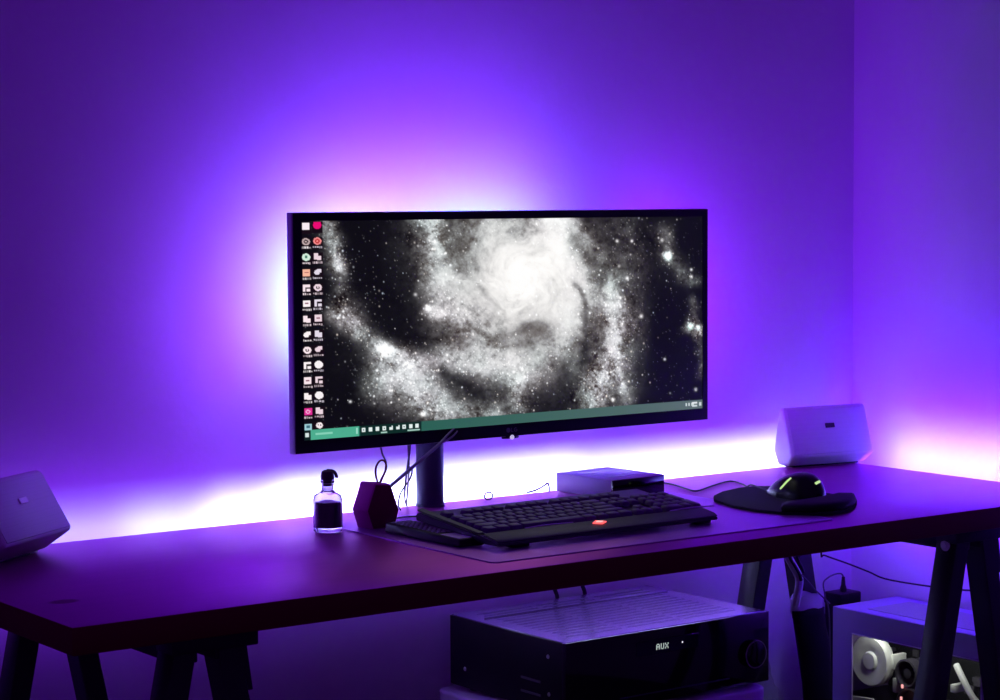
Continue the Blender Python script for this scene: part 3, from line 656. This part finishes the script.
rc = thing('receiver', 'big black stereo receiver with a slatted lid, on the low white table', 'receiver', (1.2155, .352, tz), R(.9))
RW, RD, rz0, rz1 = .440, .309, .008, .1255
b = MB(); b.box(-RW / 2, RW / 2, .004, RD, rz0, rz1, .0015); b.build('casing', 'black', rc, local=True)
b = MB(); b.box(-RW / 2 - .0005, RW / 2 + .0005, -.006, .0045, rz0 - .001, rz1 + .0005, .0007); b.build('front_panel', 'black_gloss', rc, local=True)
b = MB(); b.box(-RW / 2 + .002, RW / 2 - .002, .0005, RD - .002, rz1 - .0005, rz1 + .0012, .0006, 1); lid = b.build('lid', 'vent', rc, local=True)
k = 0
for row in range(14):
    y = .034 + row * .0185
    b = MB()
    for c in range(3):
        x0 = -.185 + c * .126
        b.box(x0, x0 + .114, y, y + .0042, rz1 + .0011, rz1 + .0018)
    b.build('vent_slot', mat('slot_black', (.24, .19, .32), .35, metal=.6) if row == 0 else bpy.data.materials['slot_black'], lid, local=True)
b = MB(); b.box(-.2, .205, .235, .2385, rz1 + .001, rz1 + .0032, .0006, 1); b.build('ridge', 'vent', lid, local=True)
for y, z in ((.040, .0985), (.266, .040), (.038, .038)):
    b = MB(); b.lathe([(0, .0020), (.0022, .0020), (.0036, .0004), (.0036, 0)], mtx=Matrix.Translation((-RW / 2, y, z)) @ Matrix.Rotation(R(-90), 4, 'Y'), n=14); b.build('screw', 'steel', rc, local=True)
for z in (.052, .030):
    b = MB(); b.box(-RW / 2 - .0008, -RW / 2 + .002, .060, .112, z, z + .004, .0005, 1); b.build('side_slot', 'grey_ring', rc, local=True)
b = MB(); b.box(-.075, .060, -.0072, -.0055, .086, .110, .0008, 1); dsp = b.build('display_window', mat('display_glass', (.012, .012, .03), .06), rc, local=True)
GL = {'A': ('01110', '10001', '10001', '11111', '10001', '10001', '10001'), 'U': ('10001', '10001', '10001', '10001', '10001', '10001', '01110'), 'X': ('10001', '10001', '01010', '00100', '01010', '10001', '10001')}
b = MB(); p_ = .00138
for n_, ch in enumerate('AUX'):
    for j, line in enumerate(GL[ch]):
        for i_, v in enumerate(line):
            if v == '1':
                x = -.0330 + n_ * p_ * 6.9 + i_ * p_; z = .1020 - j * p_
                b.box(x, x + p_ * .8, -.0078, -.0070, z - p_ * .8, z)
b.build('display_text', 'display', dsp, local=True)
b = MB(); b.lathe([(0, -.0075), (.0014, -.0075), (.0014, -.0065)], (.0235, 0, .0985), 'Y', 10); b.build('indicator_dot', mat('white_dot', (.5, .5, .5), .4, emit=(1, 1, 1), es=1.), dsp, local=True)
for kx in (.184,):
    b = MB(); b.lathe([(0, -.0135), (.0225, -.0135), (.0240, -.0125), (.0245, -.0065), (0, -.0065)], (kx, 0, .058), 'Y', 48); kn = b.build('knob', 'black_gloss', rc, local=True)
    b = MB(); b.lathe([(.0222, -.0142), (.0236, -.0142), (.0240, -.0130), (.0222, -.0130), (.0222, -.0142)], (kx, 0, .058), 'Y', 48); b.build('knob_ring', 'steel', kn, local=True)
b = MB(); b.box(-.11, .13, -.0068, -.0055, .022, .024, .0003, 1); b.build('trim_line', 'black_metal', rc, local=True)
for x in (-.19, .19):
    for y in (.03, .27): b = MB(); b.lathe([(0, .0002), (.014, .0002), (.016, .0085), (0, .0085)], (x, y, 0), n=20); b.build('foot', 'black', rc, local=True)
for i_, (x, z, lb) in enumerate(((1.2280, .5485, 'thick black cable dropping from the desk behind the receiver, nearer the bottle'), (1.2900, .5466, 'thick black cable dropping from the desk behind the receiver, nearer the computer tower'))):
    b = MB(); b.tube([(x - .004, .636, .6945), (x - .006, .640, .60), (x - .002, .672, .549), (x + .006, .676, .525), (x + .004, .673, .470)], .0038, 8, 6); tag(b.build('cable', 'cable'), lb, 'cable', 'cables behind the receiver')

# ------------------------------------------------------------------ computer tower
pc = thing('computer_tower', 'white computer tower with a clear side window, behind the trestle legs', 'computer', (1.88, .345, 0))
X0, X1, Y0, Y1, Z0, Z1 = 1.791, 1.962, .135, .5547, .018, .4645
wy0, wy1, wz0, wz1 = .1905, .505, .065, .4222; tk = .003
b = MB()
b.box(X0 + tk, X1, Y0, Y1, Z1 - .0016, Z1, 0); b.box(X0 + tk, X1, Y0, Y1, Z0, Z0 + .003); b.box(X1 - .003, X1, Y0, Y1, Z0, Z1)
b.box(X0 + tk, X1, Y1 - .003, Y1, Z0, Z1); b.box(X0 + tk, X1, Y0, Y0 + .012, Z0, Z1)
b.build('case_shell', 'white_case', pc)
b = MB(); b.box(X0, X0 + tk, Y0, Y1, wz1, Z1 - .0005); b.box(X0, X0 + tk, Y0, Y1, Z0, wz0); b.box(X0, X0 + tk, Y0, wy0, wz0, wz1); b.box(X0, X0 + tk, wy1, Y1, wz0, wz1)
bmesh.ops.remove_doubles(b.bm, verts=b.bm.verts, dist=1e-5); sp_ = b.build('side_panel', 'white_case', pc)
b = MB(); b.box(X0 + .001, X0 + .002, wy0 + .0002, wy1 - .0002, wz0 + .0002, wz1 - .0002); b.build('window_pane', 'pane', sp_)
b = MB(); e = .0022
b.box(X0 - .0008, X0 + .001, wy0, wy1, wz1 - e, wz1); b.box(X0 - .0008, X0 + .001, wy0, wy0 + e, wz0, wz1); b.box(X0 - .0008, X0 + .001, wy0, wy1, wz0, wz0 + e)
b.build('window_edge', 'badge_light', sp_)
b = MB(); b.box(X0 + .03, X1 - .03, Y0 + .04, Y1 - .06, Z1, Z1 + .0012, .0005, 1); b.build('top_vent', mat('vent_mesh', (.36, .34, .44), .6, bump=.8, bscale=500), pc)
for x in (X0 + .02, X1 - .04):
    for y in (Y0 + .03, Y1 - .06): b = MB(); b.box(x, x + .02, y, y + .03, 0, Z0 + .0005, .003); b.build('foot', 'black', pc)
b = MB(); b.box(1.930, 1.935, .20, .545, .10, .445); mb_ = b.build('motherboard', 'pcb', pc)
b = MB()
for _ in range(46):
    y, z = rng.uniform(.22, .53), rng.uniform(.13, .43); w, h = rng.uniform(.004, .02), rng.uniform(.004, .016); b.box(1.926 - rng.uniform(0, .012), 1.931, y, y + w, z, z + h, .0005, 1)
o = b.build('circuit_parts', 'grey_ring', mb_); o['kind'] = 'stuff'
# round pale cooler
cy_, cz_, cr_ = .4830, .3700, .0475
b = MB(); b.lathe([(0, .022), (.046, .022), (cr_, .020), (cr_, .005), (.045, .002), (.036, .0035), (.019, .006), (.0175, .007), (0, .007)], (1.8110, cy_, cz_), 'X', 48); cl = b.build('round_cooler', 'cooler', pc)
b = MB(); b.lathe([(0, .0015), (.0150, .0015), (.0172, .004), (.0178, .014), (0, .014)], (1.8110, cy_, cz_), 'X', 32); b.build('hub', mat('white_hub', (.9, .92, .88), .4), cl)
b = MB()
for k in range(9):
    a0 = 2 * math.pi * k / 9; pp = []
    for t in (0, .33, .66, 1):
        r_ = .018 + .025 * t; a = a0 + .55 * t; pp.append((1.8190 - .004 * t, cy_ + r_ * math.cos(a), cz_ + r_ * math.sin(a)))
    for t in (1, .66, .33, 0):
        r_ = .018 + .025 * t; a = a0 + .55 * t + .30; pp.append((1.8170 - .002 * t, cy_ + r_ * math.cos(a), cz_ + r_ * math.sin(a)))
    b.prism(pp, (.0012, 0, 0))
b.build('fan_blades', mat('pale_blades', (.70, .71, .68), .5), cl)
b = MB(); b.box(1.812, 1.925, .23, .545, .268, .300, .003); gp = b.build('graphics_card', 'black', pc)
b = MB(); b.prism([(1.8105, .545, .296), (1.8105, .470, .302), (1.8105, .455, .270), (1.8105, .545, .262)], (.004, 0, 0), .001, 1); b.build('white_shroud', 'cooler', gp)
for yy, zz, rr_ in ((.3960, .3600, .027), (.3860, .3020, .034)):
    b = MB(); b.lathe([(rr_, .02), (rr_, 0), (rr_ - .003, -.0012), (rr_ - .005, 0), (rr_ - .006, .012), (.010, .014), (.009, .004), (0, .003)], (1.8190, yy, zz), 'X', 36); b.build('fan', 'dark_fan', pc)
for yy, zz in ((.4005, .3370), (.4030, .3140)):
    b = MB(); b.box(1.8135, 1.8165, yy - .0024, yy + .0024, zz - .0035, zz + .0035, .0008, 1); b.build('indicator_light', 'pink_led', pc)
b = MB(); b.tube([(1.83, .285, .395), (1.825, .262, .370), (1.822, .238, .345), (1.822, .215, .330)], .006, 8, 5); b.build('tube', 'cooler', pc)
b = MB(); b.box(1.826, 1.86, .432, .442, .360, .388, .002); b.box(1.826, 1.86, .425, .436, .318, .345, .002); b.box(1.822, 1.85, .28, .292, .345, .36, .002); b.build('heatsink_block', 'cooler', pc)
b = MB(); b.box(1.80, 1.955, .14, .545, .03, .13, .003); b.build('power_supply', 'black', pc)

# ------------------------------------------------------------------ power strip with plug behind the tower
ps = thing('power_strip', 'black upright power strip with a plug, behind the white computer tower', 'power strip', (1.90, .628, 0))
b = MB(); b.box(1.861, 1.872, .608, .648, .0, .470, .002); b.build('stand', 'black', ps)
b = MB(); b.box(1.860, 1.918, .606, .650, .449, .4715, .003); b.build('socket_bar', 'black', ps)
pg = thing('plug', 'slim black plug with an arching cord, stuck in the power strip', 'plug', (1.888, .625, .4715))
b = MB(); b.lathe([(0, .4717), (.0065, .4717), (.0065, .478), (.0045, .484), (.0030, .500), (0, .501)], (1.888, .625, 0), n=18); b.build('plug_body', 'cable', pg)
b = MB(); b.tube([(1.888, .625, .500), (1.882, .625, .5065), (1.866, .625, .5075), (1.848, .625, .503), (1.832, .622, .494), (1.825, .61, .470), (1.828, .60, .40), (1.826, .60, .03)], .0016, 8, 6); b.build('cord', 'grey_cable', pg)
cable([(1.752, .55, .6945), (1.7648, .56, .5695), (1.7748, .56, .5615), (1.8403, .565, .5384), (1.9000, .57, .5160), (1.945, .555, .497), (1.955, .40, .500), (1.955, .25, .515), (1.955, .08, .50), (1.955, .05, .003)], .0017, 'cable', 'thin black cable sagging along the wall above the computer tower')

# ------------------------------------------------------------------ cable sleeve hanging on the trestle leg and loose cables
sl = thing('cable_sleeve', 'long black cloth cable sleeve with a pale strap, hanging on the back trestle leg', 'cable sleeve', (1.65, .472, .02))
b = MB(); rings = []; n_ = 20
for z, xc_, w, d in ((.02, 1.700, .030, .012), (.12, 1.687, .031, .013), (.24, 1.678, .032, .014), (.315, 1.6700, .0325, .014), (.36, 1.6665, .034, .014), (.408, 1.6625, .035, .014), (.430, 1.6580, .0355, .014), (.456, 1.6510, .037, .014), (.478, 1.6470, .0385, .014), (.489, 1.6460, .0380, .012)):
    rings.append([b.bm.verts.new((xc_ + w * math.cos(2 * math.pi * k / n_) * (1 + .05 * math.sin(3 * k + z * 90)), .470 + d * math.sin(2 * math.pi * k / n_) * (1 + .12 * math.sin(5 * k + z * 60)), z)) for k in range(n_)])
for A, B in zip(rings, rings[1:]):
    for k in range(n_): b.bm.faces.new((A[k], A[(k + 1) % n_], B[(k + 1) % n_], B[k]))
b.bm.faces.new(rings[0][::-1]); b.bm.faces.new(rings[-1]); b.build('sleeve', mat('black_cloth', (.012, .012, .015), .85, spec=.2, bump=.5, bscale=300), sl, angle=80)
b = MB(); rings = []
for z, w in ((.486, .0355), (.490, .0375), (.500, .0365), (.510, .0375), (.513, .0355)):
    rings.append([b.bm.verts.new((1.6465 + w * math.cos(2 * math.pi * k / 28),   .4765 + .0165 * math.sin(2 * math.pi * k / 28), z - .006 * math.cos(2 * math.pi * k / 14) - .05 * (w * math.cos(2 * math.pi * k / 28)))) for k in range(28)])
for A, B in zip(rings, rings[1:]):
    for k in range(28): b.bm.faces.new((A[k], A[(k + 1) % 28], B[(k + 1) % 28], B[k]))
o = b.build('strap', 'white', sl, angle=80); o['label'] = 'pale strap'
cable([(1.556, .462, .6945), (1.560, .462, .650), (1.580, .462, .603), (1.595, .462, .580), (1.609, .462, .560), (1.6150, .462, .545), (1.612, .462, .525), (1.606, .463, .50)], .0075, 'white_cable', 'thick pale cable curving down from the desk onto the strap of the black sleeve')
cable([(1.548, .448, .6945), (1.556, .448, .650), (1.578, .448, .594), (1.590, .448, .5770), (1.602, .449, .5610), (1.608, .450, .548)], .0030, 'cable', 'black cable running in front of the thick pale cable', group=None)
cable([(1.5655, .446, .6945), (1.5660, .446, .652), (1.597, .447, .588), (1.606, .447, .574), (1.612, .448, .562)], .0026, 'cable', 'short black cable ending against the thick pale cable')
cable([(1.610, .456, .560), (1.6317, .456, .5420), (1.650, .457, .5250), (1.6717, .459, .5085), (1.690, .461, .495)], .0014, 'grey_cable', 'thin grey cord slanting from the thick pale cable across the trestle leg')
for i_, (dx, m_, lb) in enumerate(((0, 'white_cable', 'pale braided cable twisting down between the black sleeve and the computer tower'), (.009, 'cable', 'black cable twisted with a pale one beside the computer tower'))):
    cable([(1.842 + dx * math.cos(k * 1.3 + i_ * 3) , .585 + .006 * math.sin(k * 1.3 + i_ * 3), .445 - .0165 * k) for k in range(26)], .0032, m_, lb)

# ------------------------------------------------------------------ crumpled plastic bag
b = MB(); nx_, nz_ = 22, 30; gr = []
for j in range(nz_):
    z = .430 - .41 * j / (nz_ - 1); row = []
    for i_ in range(nx_):
        a = 2 * math.pi * i_ / nx_; w = .020 + .036 * min(1, j / 9) + .004 * math.sin(j * .9)
        row.append(b.bm.verts.new((1.630 + w * math.cos(a) + rng.normal(0, .0025), .604 + w * .55 * math.sin(a) + rng.normal(0, .0035), z + rng.normal(0, .0025))))
    gr.append(row)
for A, B in zip(gr, gr[1:]):
    for k in range(nx_): b.bm.faces.new((A[k], A[(k + 1) % nx_], B[(k + 1) % nx_], B[k]))
b.bm.faces.new(gr[-1]); tag(b.build('plastic_bag', 'film', angle=25), 'crumpled clear plastic bag between the receiver and the black cable sleeve', 'bag')

# ------------------------------------------------------------------ light
def area(name, loc, rot, sx, sy, col, watts, spread=180):
    l = bpy.data.lights.new(name, 'AREA'); l.shape = 'RECTANGLE'; l.size = sx; l.size_y = sy; l.color = col; l.energy = watts; l.spread = R(spread)
    o = bpy.data.objects.new(name, l); COL.objects.link(o); o.location = loc; o.rotation_euler = rot; return o
def facing(o, v): o.rotation_euler = Vector(v).to_track_quat('-Z', 'Y').to_euler(); return o
my_ = my + .056
LAMPS = [  # name, place, direction it faces, width, height, spread, red/green/blue power
    ('strip_lamp_far', (.27, D + .006, .708), (0, 1, .25), .28, .006, 75, (0.018, 0.034, 0.05)),
    ('strip_lamp_near', (.625, D + .006, .708), (0, 1, .25), .14, .006, 75, (0.08, 0.1, 0.16)),
    ('strip_lamp_left', (.48, D + .006, .708), (0, 1, .25), .14, .006, 75, (0.022, 0.036, 0.055)),
    ('strip_lamp_middle', (.98, D + .006, .708), (0, 1, .25), .60, .006, 75, (0.76, 0.95, 1.4)),
    ('strip_lamp_right', (1.56, D + .006, .708), (0, 1, .25), .56, .006, 75, (0.38, 0.48, 0.7)),
    ('strip_lamp_end', (W + .006, D / 2, .708), (1, 0, .25), .54, .006, 75, (0.09, 0.18, 0.25)),
    ('violet_lamp_back', (.98, D + .006, .700), (0, 1, .2), 1.7, .006, 180, (0.55, 0.065, 2.4)),
    ('violet_lamp_end', (W + .006, D / 2, .700), (1, 0, .2), .54, .006, 180, (0.6, 0.06, 4.8)),
    ('screen_lamp_left', (.82, my_, 1.06), (0, 1, .1), .20, .14, 120, (0.34, 0.58, 0.85)),
    ('screen_lamp_right', (1.06, my_, 1.08), (0, 1, .1), .20, .14, 120, (0.02, 0.5, 0.6)),
    ('screen_violet_top', (.95, my_ - .02, 1.165), (0, .45, 1), .46, .012, 180, (1.12, 0.17, 5.6)),
    ('screen_violet_side', (.668, my_ - .02, 1.045), (-1, .6, 0), .012, .22, 180, (0.22, 0.028, 0.92)),
    ('screen_violet_fill', (mx1 - .03, my_ - .03, 1.05), (1, .5, .25), .012, .24, 180, (0.42, 0.025, 1.75)),  # added lamp, fills the right wall with violet
    ('screen_violet_left', (.82, my_, 1.06), (0, 1, .2), .20, .14, 180, (0, 0, 0)),
    ('screen_violet_right', (1.16, my_, 1.06), (0, 1, .2), .20, .14, 180, (0.28, 0.045, 1.2)),
]
for n_, loc, dr, sx, sy, sp__, rgb in LAMPS:
    e = max(rgb)
    if e > 0: facing(area(n_, loc, (0, 0, 0), sx, sy, tuple(c / e for c in rgb), e, sp__), dr)
pl = bpy.data.lights.new('tower_lamp', 'AREA'); pl.shape = 'RECTANGLE'; pl.size = .26; pl.size_y = .010; pl.energy = .13; pl.color = (.95, 1., .9)
po = bpy.data.objects.new('tower_lamp', pl); COL.objects.link(po); po.location = (1.8010, .35, .436); facing(po, (.55, 0, -1))

w = bpy.data.worlds.new('World'); S.world = w; w.use_nodes = True
WORLD = (0.046, 0.004, 0.15)
w.node_tree.nodes['Background'].inputs[0].default_value = (*WORLD, 1); w.node_tree.nodes['Background'].inputs[1].default_value = 1.

# ------------------------------------------------------------------ camera
cam = bpy.data.cameras.new('camera'); co_ = bpy.data.objects.new('camera', cam); COL.objects.link(co_)
cam.sensor_fit = 'HORIZONTAL'; cam.sensor_width = 36; cam.lens = 2163.14 * 36 / 1000; cam.clip_start = .05; cam.clip_end = 50
yaw, pit, rol = R(35.95500563), R(3.96421829), R(-.34443922)
d = Vector((math.sin(yaw) * math.cos(pit), math.cos(yaw) * math.cos(pit), -math.sin(pit))); r = Vector((math.cos(yaw), -math.sin(yaw), 0)); u = r.cross(d)
r2 = math.cos(rol) * r + math.sin(rol) * u; u2 = -math.sin(rol) * r + math.cos(rol) * u
co_.matrix_world = Matrix(((r2.x, u2.x, -d.x, -1.06399), (r2.y, u2.y, -d.y, -2.32439), (r2.z, u2.z, -d.z, 1.2268), (0, 0, 0, 1)))
S.camera = co_
vs = S.view_settings; vs.view_transform = 'Standard'; vs.look = 'None'; vs.exposure = 0; vs.gamma = 1; vs.use_curve_mapping = False
S.cycles.use_denoising = True
S.cycles.max_bounces = 8; S.cycles.transparent_max_bounces = 12; S.cycles.caustics_reflective = False; S.cycles.caustics_refractive = False
